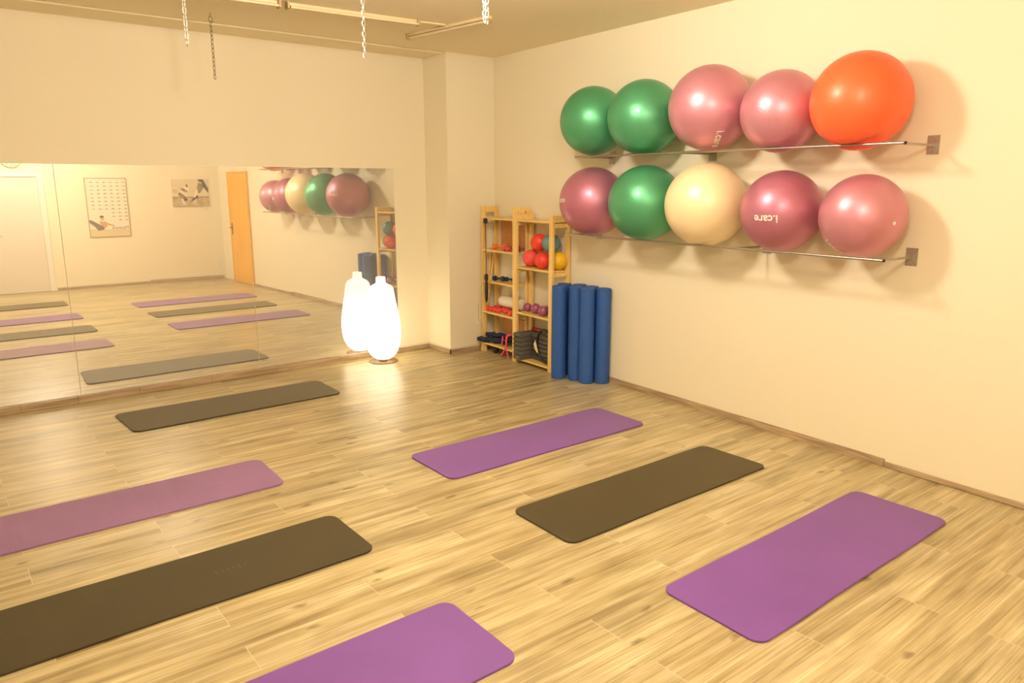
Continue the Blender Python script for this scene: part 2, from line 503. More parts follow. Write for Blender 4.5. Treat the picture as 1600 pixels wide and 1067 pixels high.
# orange door on the right wall seen in the mirror
d2 = structure(wall_empty('door_2', 7.86, 0, 0))
m = MB()
m.box((0, -0.53, 0), (0.05, -0.462, 2.30)); m.box((0, 0.462, 0), (0.05, 0.50, 2.30)); m.box((0, -0.462, 2.265), (0.05, 0.462, 2.30))
m.build('door_frame', M_ORANGE, d2, bevel=0.004)
m = MB(); m.box((0.0, -0.45, 0.008), (0.045, 0.458, 2.262)); dl = m.build('door_leaf', M_ORANGE, d2, bevel=0.002)
m = MB(); m.box((0.045, 0.36, 1.0), (0.052, 0.40, 1.24)); m.tube([(0.05, 0.38, 1.145), (0.10, 0.38, 1.145), (0.105, 0.26, 1.145)], 0.010, 10)
m.build('door_handle', simple('dark_bronze', (0.09, 0.06, 0.03), 0.4, metal=0.7), dl, smooth=True)

# ------------------------------------------------------------------ mirror panels
edges = [-6.352, -4.625, -2.898, -1.146]
labs = ['frameless wall mirror panel at the left edge of the photo', 'middle frameless wall mirror panel, reflecting the two pictures',
        'right frameless wall mirror panel behind the glowing lamp, reflecting the exercise balls']
for i, lb in enumerate(labs):
    m = MB(); m.box((edges[i] + 0.0015, -0.006, 0.068), (edges[i + 1] - 0.0015, 0, 2.227))
    tag(m.build('mirror_panel', M_MIRROR, bevel=0.0012, seg=1), lb, 'mirror', 'wall mirror panels')
tag(bpy.data.objects['mirror_panel'], None)

# ------------------------------------------------------------------ exercise mats
def rounded_quad(pts, r, n=7):
    P = [Vector(p).to_2d() for p in pts]; out = []
    for i, p in enumerate(P):
        a = (P[i - 1] - p).normalized(); b = (P[(i + 1) % 4] - p).normalized()
        s = p + a * r; e = p + b * r
        for k in range(n + 1):
            t = k / n
            # quadratic through the corner, pulled to a circle-like curve
            w = 0.70710678
            A, B, Cc = (1 - t) ** 2, 2 * w * t * (1 - t), t * t
            out.append((s * A + p * B + e * Cc) / (A + B + Cc))
        q = P[(i + 1) % 4]
        e2 = q + (p - q).normalized() * r
        for k in range(1, 12):                        # points along the edge, a little uneven
            t = k / 12; x = e.lerp(e2, t); nrm = (q - p).normalized(); nrm = Vector((nrm.y, -nrm.x))
            out.append(x + nrm * (0.0026 if (e2 - e).length > 1 else 0.0008) * math.sin(t * 9 + i * 2 + p.x))
    return out


def text_mesh(txt, size, extrude=0.0004, bold=0.0):
    cu = bpy.data.curves.new('lettering', 'FONT'); cu.body = txt; cu.size = size; cu.align_x = 'CENTER'; cu.align_y = 'CENTER'
    cu.extrude = extrude; cu.offset = bold
    o = bpy.data.objects.new('lettering', cu)
    COL.objects.link(o)
    dg = bpy.context.evaluated_depsgraph_get()
    me = bpy.data.meshes.new_from_object(o.evaluated_get(dg))
    COL.objects.unlink(o); bpy.data.objects.remove(o)
    return me


def exercise_mat(corners, mat, label, group, thick=0.012, r=0.07):
    c = sum((Vector(p).to_2d() for p in corners), Vector((0, 0))) / 4
    poly = rounded_quad([(p[0] - c.x, p[1] - c.y) for p in corners], r)
    mb = MB(); mb.prism([tuple(p) for p in poly], 0.0, thick)
    o = mb.build('exercise_mat', mat, loc=(c.x, c.y, 0.0005), bevel=0.003, seg=2)
    return tag(o, label, 'exercise mat', group)


GP, GG = 'purple exercise mats on the floor', 'charcoal exercise mats on the floor'
# corners: far left, near left, near right, far right
exercise_mat([(-4.478, -0.665), (-4.442, -1.319), (-2.540, -1.295), (-2.525, -0.677)], M_MATG, 'charcoal exercise mat lying closest to the mirror', GG)
exercise_mat([(-2.917, -3.216), (-2.925, -3.822), (-0.894, -3.830), (-0.894, -3.217)], M_MATP, 'purple exercise mat nearest the shelves and blue rollers', GP)
exercise_mat([(-2.904, -4.474), (-2.918, -5.055), (-0.946, -5.058), (-0.950, -4.481)], M_MATG, 'charcoal exercise mat between two purple mats, near the right wall', GG)
exercise_mat([(-2.887, -5.692), (-2.899, -6.293), (-0.874, -6.282), (-0.868, -5.680)], M_MATP, 'purple exercise mat at the lower right, nearest the right wall', GP)
e1 = exercise_mat([(-5.80, -2.572), (-5.81, -3.155), (-3.861, -3.153), (-3.842, -2.572)], M_MATPR, 'ribbed purple exercise mat cut off by the left edge of the photo', GP)
e2 = exercise_mat([(-5.80, -3.825), (-5.81, -4.406), (-3.827, -4.404), (-3.823, -3.822)], M_MATGL, 'long charcoal exercise mat with embossed lines, cut off by the left edge', GG)
exercise_mat([(-5.78, -5.10), (-5.79, -5.693), (-3.810, -5.691), (-3.801, -5.099)], M_MATP, 'purple exercise mat cut off by the bottom edge of the photo', GP)
exercise_mat([(-5.76, -6.70), (-5.77, -7.29), (-3.782, -7.29), (-3.776, -6.705)], M_MATG, 'charcoal exercise mat seen only in the mirror, farthest back of its row', GG)
# faint embossed bars on two mats (not legible in the photo)
for par, cx_, mm in ((e1, 0.50, M_EMBP), (e2, 0.18, M_EMB)):
    mb = MB()
    for k in range(6):
        hgt = [0.05, 0.035, 0.045, 0.035, 0.05, 0.03][k]
        mb.box((cx_ + k * 0.030, -hgt / 2, 0.0118), (cx_ + k * 0.030 + 0.014, hgt / 2, 0.01235))
    mb.build('embossed_mark', mm, par)

# ------------------------------------------------------------------ ball racks
def rack(z, s0, s1, plates, label, far):
    sc = (s0 + s1) / 2
    t = wall_empty('ball_rack', sc, 0, z); tag(t, label, 'wall rack', 'wall racks for exercise balls')
    OFF = 0.42
    mb = MB(); mb.tube([(OFF, s0 - sc, 0), (OFF, s1 - sc, 0)], 0.0095, 14); rail = mb.build('rail', M_STEEL, t, smooth=True)
    mb = MB(); mb.tube([(OFF, s1 - sc, 0), (OFF, s1 - sc + 0.012, 0)], 0.0098, 12); mb.build('end_cap', M_DARKHOLE, rail, smooth=True)
    for s in plates:
        mb = MB(); mb.box((0.0, s - sc - 0.041, -0.062), (0.005, s - sc + 0.041, 0.062)); pl = mb.build('wall_plate', M_STEELD, t, bevel=0.001)
        for dz in (-0.042, 0.042):
            mb = MB(); mb.tube([(0.004, s - sc, dz), (0.0085, s - sc, dz)], 0.006, 8); mb.build('screw', M_STEEL, pl, smooth=True)
        mb = MB(); mb.box((0.004, s - sc - 0.005, -0.010), (OFF - 0.008, s - sc + 0.005, 0.006)); mb.build('arm', M_STEEL, t, bevel=0.001)
    return t


rack(2.305, 2.50, 5.70, [2.58, 3.84, 5.68], 'upper steel wall rack carrying five exercise balls', 0)
rack(1.553, 2.38, 5.64, [2.42, 4.45, 5.62], 'lower steel wall rack carrying five exercise balls, ending beside the shelves', 0)


def ball(s, r, z, mat, label, rail_z, spin=(0, 0, 0), text=None, valve=None):
    c = W(s, r + 0.001, z)
    bm = bmesh.new(); bmesh.ops.create_uvsphere(bm, u_segments=96, v_segments=64, radius=r)
    bmesh.ops.rotate(bm, verts=bm.verts, matrix=Matrix.Identity(3), cent=(0, 0, 0))
    R = Matrix.Rotation(spin[0], 3, 'X') @ Matrix.Rotation(spin[1], 3, 'Y') @ Matrix.Rotation(spin[2], 3, 'Z')
    # press the ball in where it sits on the rail
    ro = Vector(W(s, 0.42, rail_z)) - c; rd = Vector(W(1, 0, 0) - W(0, 0, 0)).normalized()
    dent = max(0.006, r + 0.0115 - math.hypot(0.42 - r - 0.001, rail_z - z))
    for v in bm.verts:
        w = R @ v.co
        d = w - ro; d = d - rd * d.dot(rd)
        k = d.length
        if k < 0.16: w = w - w.normalized() * (dent * math.exp(-(k / 0.045) ** 2))
        v.co = R.inverted() @ w
    me = bpy.data.meshes.new('exercise_ball'); bm.to_mesh(me); bm.free()
    for p in me.polygons: p.use_smooth = True
    me.materials.append(mat)
    o = bpy.data.objects.new('exercise_ball', me); COL.objects.link(o)
    o.location = c; o.rotation_euler = R.to_euler()
    tag(o, label, 'exercise ball', 'large exercise balls on the wall racks')
    if text:
        n, t, size = text
        n = Vector(n).normalized(); t = Vector(t); t = (t - n * t.dot(n)).normalized(); u = n.cross(t)
        tm = text_mesh("i.care", size, 0.0, 0.0012)
        Ri = R.inverted()
        tb = bmesh.new(); tb.from_mesh(tm)
        for _k in range(3):
            bmesh.ops.subdivide_edges(tb, edges=[e for e in tb.edges if e.calc_length() > 0.008], cuts=1)
            bmesh.ops.triangulate(tb, faces=tb.faces)
        tb.to_mesh(tm); tb.free()
        for v in tm.vertices:
            a, b = v.co.x / r, v.co.y / r
            L_ = math.hypot(a, b) or 1e-9
            dirn = n * math.cos(L_) + (t * a + u * b) * (math.sin(L_) / L_)
            v.co = Ri @ (dirn * (r + 0.0016))
        tm.materials.append(M_LOGO)
        lo = bpy.data.objects.new('lettering', tm); COL.objects.link(lo); lo.parent = o
    if valve:
        n = Vector(valve).normalized()
        mb = MB(); mb.lathe([(0.012, -0.002), (0.012, 0.002), (0.006, 0.004)], 16)
        q = n.to_track_quat('Z', 'Y').to_matrix()
        Ri = R.inverted()
        mb.v = [tuple(Ri @ (q @ Vector(v) + n * r)) for v in mb.v]
        mb.build('valve_plug', M_WHITEPL, o, smooth=True)
    return o


U = 2.305; Lz = 1.553
ball(2.645, .320, 2.639, M_BG, 'green exercise ball at the far left end of the upper rack', U, (1.2, .3, 0))
ball(3.322, .325, 2.624, M_BG, 'green exercise ball, second from left on the upper rack, beside the lettered pink ball', U, (1.5, .2, 0))
ball(4.063, .334, 2.646, M_BP, 'pink exercise ball in the middle of the upper rack with white sideways lettering', U, (0.1, 1.4, .3), ((-0.342, -0.526, -0.779), (0.49, 0.607, -0.625), 0.088))
ball(4.700, .298, 2.574, M_BP, 'plain pink exercise ball between the lettered pink ball and the orange-red ball', U, (0.3, 1.2, 0.2))
ball(5.324, .322, 2.593, M_BO, 'orange-red exercise ball at the right end of the upper rack', U, (0.5, 0.9, 0))
ball(2.673, .328, 1.881, M_BM, 'mauve exercise ball at the left end of the lower rack, above the blue rollers', Lz, (1.3, 0, 0), ((-0.925, 0.375, 0.05), (-0.37, -0.925, 0.072), 0.07))
ball(3.379, .333, 1.882, M_BG, 'green exercise ball on the lower rack', Lz, (0.15, 1.5, 0))
ball(4.072, .337, 1.883, M_BW, 'cream white exercise ball in the middle of the lower rack', Lz, (0.9, 0.4, 0))
ball(4.766, .302, 1.848, M_BM, 'mauve exercise ball with white upside-down lettering facing the room, on the lower rack', Lz, (0.1, 0.05, 0), ((-0.97, -0.188, -0.155), (-0.188, 0.982, -0.014), 0.082))
ball(5.396, .285, 1.831, M_BP, 'pink exercise ball at the right end of the lower rack', Lz, (0.6, 0.7, 0), ((-0.58, 0.34, -0.74), (0.388, -0.699, -0.601), 0.07), valve=(-0.35, -0.93, -0.12))

# ------------------------------------------------------------------ lamp
lp = empty('floor_lamp', (-1.53, -0.30, 0), label='glowing white bottle-shaped floor lamp standing before the mirror', cat='lamp')
prof = [(.045, .030), (.085, .036), (.118, .058), (.150, .092), (.176, .140), (.197, .20), (.209, .28), (.2125, .36), (.209, .44), (.200, .52), (.186, .60),
        (.172, .68), (.158, .76), (.149, .82), (.140, .865), (.118, .895), (.085, .912), (.062, .925), (.056, .945), (.056, .99), (.050, 1.0)]
fine = []
for (a, b) in zip(prof, prof[1:]):
    for k in range(3): t = k / 3; fine.append((a[0] + (b[0] - a[0]) * t, a[1] + (b[1] - a[1]) * t))
fine.append(prof[-1])


def lamp_material():
    m, nt, p = newmat('lamp_shade_glow')
    for n in list(nt.nodes):
        if n.type != 'OUTPUT_MATERIAL': nt.nodes.remove(n)
    out = [n for n in nt.nodes if n.type == 'OUTPUT_MATERIAL'][0]
    tr = N(nt, 'ShaderNodeBsdfTranslucent'); tr.inputs[0].default_value = (0.9, 0.88, 0.82, 1)
    df = N(nt, 'ShaderNodeBsdfDiffuse'); df.inputs[0].default_value = (0.85, 0.8, 0.72, 1)
    mx = N(nt, 'ShaderNodeMixShader'); mx.inputs[0].default_value = 0.3
    nt.links.new(tr.outputs[0], mx.inputs[1]); nt.links.new(df.outputs[0], mx.inputs[2])
    em = N(nt, 'ShaderNodeEmission'); em.inputs[0].default_value = (1.0, 0.92, 0.76, 1); em.inputs[1].default_value = 0.46
    ad = N(nt, 'ShaderNodeAddShader'); nt.links.new(mx.outputs[0], ad.inputs[0]); nt.links.new(em.outputs[0], ad.inputs[1])
    nt.links.new(ad.outputs[0], out.inputs[0])
    return m


mb = MB(); mb.lathe(fine, 144, rib=0.010, nr=18); mb.build('lamp_shade', lamp_material(), lp, smooth=True, angle=80)
mb = MB(); mb.lathe([(0.168, 0), (0.172, 0.003), (0.168, 0.007), (0.05, 0.008), (0.05, 0.034)], 64)
mb.build('base', simple('dark_bronze_base', (0.16, 0.08, 0.03), 0.45), lp, smooth=True)
pl_ = bpy.data.lights.new('bulb_light', 'POINT'); pl_.energy = 9; pl_.color = (1.0, 0.86, 0.64); pl_.shadow_soft_size = 0.05
po = bpy.data.objects.new('bulb_light', pl_); COL.objects.link(po); po.location = (-1.53, -0.30, 0.30)

# ------------------------------------------------------------------ shelves
def shelf_unit(s0, s1, off, depth, H_, shelves, pw_s, pw_off, label, backs):
    sc = (s0 + s1) / 2
    t = wall_empty('wooden_shelf_unit', sc, off, 0); tag(t, label, 'shelf', 'pine shelf units in the corner')
    a, b = s0 - sc, s1 - sc
    for y0, y1 in ((a, a + pw_s), (b - pw_s, b)):
        for x0 in (0, depth - pw_off):
            mb = MB(); mb.box((x0, y0, 0), (x0 + pw_off, y1, H_)); mb.build('post', M_PINE, t, bevel=0.002)
        mb = MB(); mb.box((pw_off, y0 + 0.002, H_ - 0.075), (depth - pw_off, y1 - 0.002, H_ - 0.003)); mb.build('crossbar', M_PINEY, t, bevel=0.002)
        if pw_s > 0.03:
            for zc in shelves:
                mb = MB(); mb.box((pw_off, y0 + 0.004, zc - 0.065), (depth - pw_off, y1 - 0.006, zc - 0.022)); mb.build('crossbar', M_PINEY, t, bevel=0.002)
    for z in shelves:
        mb = MB(); mb.box((0.004, a + pw_s, z - 0.02), (depth - 0.004, b - pw_s, z)); mb.build('shelf', M_PINEY, t, bevel=0.002)
    for z0, z1 in backs:
        mb = MB(); mb.box((0.002, a + pw_s + 0.06, z0), (0.010, b - pw_s, z1)); mb.build('back_panel', M_CARD, t)
    return t


U1S = [1.655, 1.275, 0.895, 0.515, 0.12]
U2S = [1.655, 1.125, 0.60, 0.055]
shelf_unit(0.60, 1.262, 0.022, 0.245, 1.79, U1S, 0.02, 0.06, 'taller pine shelf unit with thin side frames, left of the two, against the corner', [(1.30, 1.63), (0.24, 0.44)])
shelf_unit(1.275, 1.985, 0.022, 0.255, 1.72, U2S, 0.060, 0.032, 'shorter pine shelf unit holding the coloured balls, right of the two, beside the blue rollers', [])


# --- things on the right-hand unit
def small_ball(s, off, z, r, mat, name, label, group, cat='ball'):
    bm = bmesh.new(); bmesh.ops.create_uvsphere(bm, u_segments=36, v_segments=24, radius=r)
    me = bpy.data.meshes.new(name); bm.to_mesh(me); bm.free()
    for p in me.polygons: p.use_smooth = True
    me.materials.append(mat)
    o = bpy.data.objects.new(name, me); COL.objects.link(o); o.location = W(s, off, z)
    tag(o, label, cat, group)
    mb = MB(); mb.lathe([(0.007, -0.001), (0.007, 0.0015)], 12)
    n = Vector((-0.8, -0.5, 0.3)).normalized(); q = n.to_track_quat('Z', 'Y').to_matrix()
    mb.v = [tuple(q @ Vector(v) + n * r) for v in mb.v]
    mb.build('valve_plug', mat, o, smooth=True)
    return o


MR = ball_material('red_soft_vinyl', (0.80, 0.055, 0.03), rough=0.45, metal=0, coat=0)
MR2 = ball_material('coral_soft_vinyl', (0.80, 0.085, 0.07), rough=0.5, metal=0, coat=0)
MT = ball_material('teal_soft_vinyl', (0.13, 0.27, 0.28), rough=0.45, metal=0.05, coat=0)
MY = ball_material('yellow_soft_vinyl', (0.80, 0.47, 0.01), rough=0.45, metal=0, coat=0)
GS = 'small soft balls on the upper shelf of the right unit'
r = 0.096; zb = 1.125 + r
small_ball(1.440, 0.145, zb, r, MR2, 'soft_ball', 'coral red soft ball at the bottom left of the pile on the shelf', GS)
small_ball(1.715, 0.195, zb, 0.092, MR, 'soft_ball', 'red soft ball at the bottom of the pile, between the coral and yellow balls', GS)
small_ball(1.895, 0.110, zb + .002, 0.098, MY, 'soft_ball', 'yellow soft ball at the bottom right of the pile on the shelf', GS)
small_ball(1.572, 0.125, zb + 0.185, 0.100, MR, 'soft_ball', 'red soft ball on top of the pile, left of the teal ball', GS)
small_ball(1.810, 0.150, zb + 0.192, 0.104, MT, 'soft_ball', 'teal soft ball on top of the pile, partly behind the shelf post', GS)
MV = ball_material('violet_toning_vinyl', (0.33, 0.09, 0.20), rough=0.35, metal=0.15, coat=0.1)
GT = 'violet toning balls on the middle shelf of the right unit'
for s, o_, r, lb in [(1.385, .15, .050, 'violet toning ball at the left end of the row'), (1.480, .115, .046, 'violet toning ball behind, second in the row'),
                     (1.560, .165, .058, 'largest violet toning ball, third in the row'), (1.685, .115, .050, 'violet toning ball behind, fourth in the row'),
                     (1.745, .205, .058, 'violet toning ball at the right end, half hidden by the post')]:
    small_ball(s, o_, 0.60 + r, r, MV, 'toning_ball', lb, GT)

MG = simple('grey_foam', (0.095, 0.085, 0.065), 0.7, noise=0.1, nscale=40, bump=0.3)
# two stacks of grey foam cushions, each a rounded slab
def cushion(s0, s1, o0, o1, z, h, label):
    mb = MB()
    ring = []
    n = 8
    for k in range(n + 1): ring.append((math.cos(-math.pi / 2 + math.pi * k / n), math.sin(-math.pi / 2 + math.pi * k / n)))
    w = (o1 - o0) / 2; hh = h / 2
    prof_ = [(w - hh + hh * c_, hh * s_) for c_, s_ in ring] + [(-(w - hh) - hh * c_, -hh * s_) for c_, s_ in ring]
    P = len(prof_)
    L_ = (s1 - s0) / 2
    rows = [(-L_, .90), (-L_ + .006, 1), (L_ - .006, 1), (L_, .90)]
    vs = [(x * f, y, zz * f) for y, f in rows for x, zz in prof_]
    fs = [[i * P + k, i * P + (k + 1) % P, (i + 1) * P + (k + 1) % P, (i + 1) * P + k] for i in range(3) for k in range(P)] + [list(range(P))[::-1], list(range(3 * P, 4 * P))]
    mb.add(vs, fs)
    o = mb.build('foam_cushion', MG, smooth=True, angle=50)
    o.location = W((s0 + s1) / 2, (o0 + o1) / 2, z + hh); o.rotation_euler = (0, 0, math.pi - TH)
    return tag(o, label, 'cushion', 'grey foam cushions stacked in the bottom of the right unit')


ordn = ['bottom', 'second', 'third', 'fourth', 'fifth', 'top']
for k in range(6):
    cushion(1.345, 1.475, .035, .335, .056 + k * .052, .0515, '%s grey foam cushion of the left stack in the bottom of the shelf' % (ordn[k] if k in (0, 5) else ordn[k] + ' from bottom'))
for k in range(6):
    cushion(1.482, 1.90, .035, .175, .056 + k * .050, .0495, '%s grey foam cushion of the right stack, behind the black ring' % (ordn[k] if k in (0, 5) else ordn[k] + ' from bottom'))
MRD = ball_material('dark_red_vinyl', (0.30, 0.02, 0.03), rough=0.45, metal=0, coat=0)
mb = MB(); mb.tube([(0, -0.08, 0), (0, 0.08, 0)], 0.022, 14)
o = mb.build('foam_grip', MRD, smooth=True); o.location = W(1.49, 0.09, 0.3925); o.rotation_euler = (0, 0, math.pi - TH)
tag(o, 'dark red foam grip lying on top of the grey cushions', 'foam grip')

# pilates ring, black, standing against the cushions
pr = wall_empty('pilates_ring', 1.805, 0.212, 0.262, label='black pilates ring with cream grips standing before the grey cushions', cat='fitness ring')
mb = MB()
ring = [(0.015 * math.sin(a), 0.160 * math.cos(a), 0.188 * math.sin(a)) for a in [2 * math.pi * k / 48 for k in range(48)]]
mb.tube(ring, 0.016, 10, closed=True); mb.build('ring', M_BLACK, pr, smooth=True)
MCR = simple('cream_grip', (0.78, 0.62, 0.36), 0.5)
for sg in (-1, 1):
    mb = MB(); mb.tube([(0.002, sg * 0.140, -0.095), (0.006, sg * 0.166, -0.045), (0.008, sg * 0.174, 0.0), (0.006, sg * 0.168, 0.045)], [0.010, 0.022, 0.024, 0.010], 12)
    mb.build('grip', MCR, pr, smooth=True)

# --- things on the left-hand unit
def dumbbell(s, off, z, length, r, mat, label, ang, name='dumbbell', group='small dumbbells on the left shelf unit'):
    """lying on a shelf at height z; ang = direction of its axis from the wall's direction"""
    t = empty(name, W(s, off, z + r), math.pi - TH + ang, label=label, cat='dumbbell', group=group)
    Ln = length / 2
    mb = MB(); mb.tube([(0, -Ln * .55, 0), (0, Ln * .55, 0)], r * .42, 12); mb.build('handle', mat, t, smooth=True)
    for sg in (-1, 1):
        mb = MB(); mb.tube([(0, sg * Ln * .42, 0), (0, sg * Ln * .48, 0), (0, sg * Ln * .70, 0), (0, sg * Ln * .93, 0), (0, sg * Ln, 0)], [r * .5, r * .88, r, r * .82, r * .5], 16)
        mb.build('head', mat, t, smooth=True)
    return t


MDO = simple('orange_vinyl', (0.90, 0.20, 0.015), 0.45)
MDP = simple('pink_vinyl', (0.62, 0.09, 0.10), 0.45)
MDR = simple('coral_vinyl', (0.80, 0.07, 0.055), 0.45)
MDD = simple('dark_pink_vinyl', (0.36, 0.05, 0.08), 0.5)
dumbbell(0.800, 0.13, 1.276, 0.20, 0.034, MDO, 'orange dumbbell on the second shelf, left end', 0.55)
dumbbell(1.020, 0.16, 1.276, 0.17, 0.030, MDP, 'pink dumbbell pointing outward, beside the orange one', 1.45)
dumbbell(1.095, 0.16, 1.276, 0.17, 0.030, MDP, 'pink dumbbell half hidden by the shelf post, next to its twin', 1.5)
dumbbell(1.180, 0.075, 1.276, 0.13, 0.031, MDD, 'dark pink dumbbell at the right end of the second shelf', 0.9)
for k, (s, o_, a, lb) in enumerate([(0.655, .15, 1.5, 'coral dumbbell at the left end of the row before the white roll'),
                                    (0.725, .15, 1.45, 'coral dumbbell, second from left before the white roll'),
                                    (0.815, .15, 1.3, 'coral dumbbell, third from left before the white roll'),
                                    (0.905, .165, 1.25, 'coral dumbbell, fourth from left, jutting forward before the white roll'),
                                    (1.01, .13, 1.1, 'coral dumbbell near the right end of the fourth shelf'),
                                    (1.13, .15, 1.4, 'coral dumbbell at the right end of the fourth shelf by the post')]):
    dumbbell(s, o_, 0.516, 0.17, 0.031, MDR, lb, a)
dumbbell(0.83, 0.17, 0.896, 0.17, 0.033, simple('navy_vinyl', (0.02, 0.035, 0.10), 0.5, noise=0.3, nscale=60), 'navy blue hand weight on the middle shelf', 0.35, 'hand_weight', 'hand weights on the middle shelf')
dumbbell(0.95, 0.09, 0.896, 0.15, 0.028, bpy.data.materials['navy_vinyl'], 'navy blue hand weight lying behind another on the middle shelf', 0.3, 'hand_weight', 'hand weights on the middle shelf')
# white roll
mb = MB(); mb.tube([(0, -0.21, 0), (0, -0.20, 0), (0, 0.20, 0), (0, 0.21, 0)], [0.055, 0.068, 0.068, 0.055], 24)
wr = mb.build('foam_roll', simple('white_towelling', (0.82, 0.74, 0.60), 0.85, bump=0.4, bscale=90), smooth=True)
wr.location = W(1.0, 0.090 - 0.0, 0.516 + 0.062 + 0.062); wr.rotation_euler = (0, 0, math.pi - TH)
wr.location = W(1.0, 0.092, 0.516 + 0.062 + 0.068)
tag(wr, 'white roll lying behind the coral dumbbells on the left shelf unit', 'roll')
# navy folded exercise bands and the black bundle on the lowest shelf
MNV = simple('navy_cloth', (0.010, 0.013, 0.045), 0.8, noise=0.4, nscale=25, bump=0.6, bscale=60)
for k, (s, o_, z, L_, r, lb) in enumerate([(0.745, 0.222, 0.160, 0.38, 0.034, 'navy rolled cloth on the lowest shelf, front one jutting out'),
                                           (0.79, 0.112, 0.160, 0.27, 0.034, 'navy rolled cloth on the lowest shelf, behind the front one'),
                                           (0.78, 0.180, 0.226, 0.28, 0.028, 'navy rolled cloth lying on top of the two others')]):
    mb = MB(); pts = []; rr = []
    for j in range(9):
        t = j / 8 - .5; pts.append((0.012 * math.sin(j * 1.3 + k), L_ * t, 0.006 * math.sin(j * 2.1 + k))); rr.append(r * (0.7 if j in (0, 8) else 1 + 0.08 * math.sin(j * 2.7)))
    mb.tube(pts, rr, 14)
    o = mb.build('rolled_cloth', MNV, smooth=True); o.location = W(s, o_, z); o.rotation_euler = (0, 0, math.pi - TH + 0.5)
    tag(o, lb, 'cloth', 'navy rolled cloths on the lowest shelf')
mb = MB(); pts = []
for j in range(70):
    a = j * 0.75; pts.append((0.085 * math.sin(a) * (0.6 + 0.4 * math.sin(j * .37)), 0.15 * math.cos(a * 0.9 + .5), 0.025 + 0.09 * (j / 70) + 0.012 * math.sin(j * 1.9)))
mb.tube(pts, 0.009, 6)
o = mb.build('skipping_rope', M_BLACK, smooth=True); o.location = W(1.08, 0.125, 0.122); o.rotation_euler = (0, 0, math.pi - TH)
tag(o, 'tangled black rope heaped on the lowest shelf beside the pink strap', 'rope')
# pink strap hanging over the front of the lowest shelf
MPK = simple('pink_webbing', (0.80, 0.06, 0.16), 0.6)
mb = MB()
def ribbon(mb, pts, w):
    for (a, b) in zip(pts, pts[1:]):
        a = Vector(a); b = Vector(b); n = Vector((0.003, 0, 0))
        d = (b - a).normalized(); side = d.cross(Vector((1, 0, 0))); side = side.normalized() * w / 2 if side.length > 1e-4 else Vector((0, w / 2, 0))
        vs = [a - side, a + side, b + side, b - side]
        mb.add([*(v - n for v in vs), *(v + n for v in vs)], [(0, 1, 2, 3), (4, 5, 6, 7), (0, 1, 5, 4), (1, 2, 6, 5), (2, 3, 7, 6), (3, 0, 4, 7)])
P1 = [(0.03, -0.06, 0.10), (0.09, -0.04, 0.15), (0.128, 0.0, 0.13), (0.135, 0.02, 0.06), (0.137, 0.01, 0.0), (0.140, -0.05, -0.07), (0.140, -0.09, -0.115)]
P2 = [(0.03, 0.10, 0.14), (0.10, 0.07, 0.17), (0.130, 0.03, 0.15), (0.139, 0.02, 0.07), (0.142, 0.02, 0.0), (0.146, 0.055, -0.06), (0.146, 0.075, -0.12)]
P3 = [(0.03, -0.13, 0.03), (0.10, -0.12, 0.10), (0.12, -0.08, 0.12), (0.13, -0.07, 0.06), (0.125, -0.10, 0.02)]
for P in (P1, P2, P3):
    ribbon(mb, P, 0.020)
o = mb.build('webbing_strap', MPK); o.location = W(1.10, 0.130, 0.130); o.rotation_euler = (0, 0, math.pi - TH)
tag(o, 'bright pink webbing strap hanging off the lowest shelf', 'strap')
# resistance tube hanging from the top shelf
rt = wall_empty('resistance_tube', 0.735, 0.296, 0, label='black resistance tube with foam handles hanging on the left shelf unit', cat='resistance tube')
mb = MB(); mb.lathe([(0.014, 1.585), (0.024, 1.60), (0.024, 1.635), (0.014, 1.65)], 14); mb.build('handle', M_BLACK, rt, smooth=True)
mb = MB(); mb.tube([(0, 0, 1.59), (0.003, 0.006, 1.3), (0, 0.01, 1.0), (0, 0.01, 0.94)], 0.0045, 8); mb.build('cord', simple('dark_red_rubber', (0.10, 0.01, 0.012), 0.5), rt, smooth=True)
mb = MB(); mb.lathe([(0.012, 0.90), (0.024, 0.915), (0.024, 0.97), (0.012, 0.985)], 14, (0, 0.01, 0)); mb.tube([(0, 0.01, 0.90), (0, 0.012, 0.80), (0, 0.012, 0.68), (0, 0.012, 0.64)], [0.014, 0.020, 0.018, 0.008], 12)
mb.build('handle', M_BLACK, rt, smooth=True)
# wooden poles between the unit and the pier
for (a, b, lb) in [((0.573, 0.255, 0.0), (0.573, 0.055, 1.27), 'wooden pole leaning in the gap left of the shelves, slanting more'),
                   ((0.536, 0.200, 0.0), (0.534, 0.085, 1.22), 'wooden pole leaning in the gap left of the shelves, more upright')]:
    base = W(*a); mb = MB(); mb.tube([(0, 0, 0), tuple(W(*b) - base)], 0.014, 14)
    o = mb.build('wooden_pole', M_PINE, smooth=True); o.location = base
    tag(o, lb, 'pole', 'wooden poles leaning beside the shelves')
small_ball(0.80, 0.20, 0.042, 0.040, M_BLACK, 'massage_ball', 'small black ball on the floor under the left shelf unit', None)

# ------------------------------------------------------------------ foam rollers
def roller(s, off, label, hgt=1.0, r=0.0775):
    mb = MB()
    mb.lathe([(r - .006, 0), (r, .006), (r, hgt - .006), (r - .006, hgt), (r - 0.02, hgt - 0.0005), (0.012, hgt - 0.0005), (0.012, hgt - 0.02)], 48)
    o = mb.build('foam_roller', M_BLUE, smooth=True); o.location = W(s, off, 0)
    return tag(o, label, 'foam roller', 'blue foam rollers standing beside the shelves')


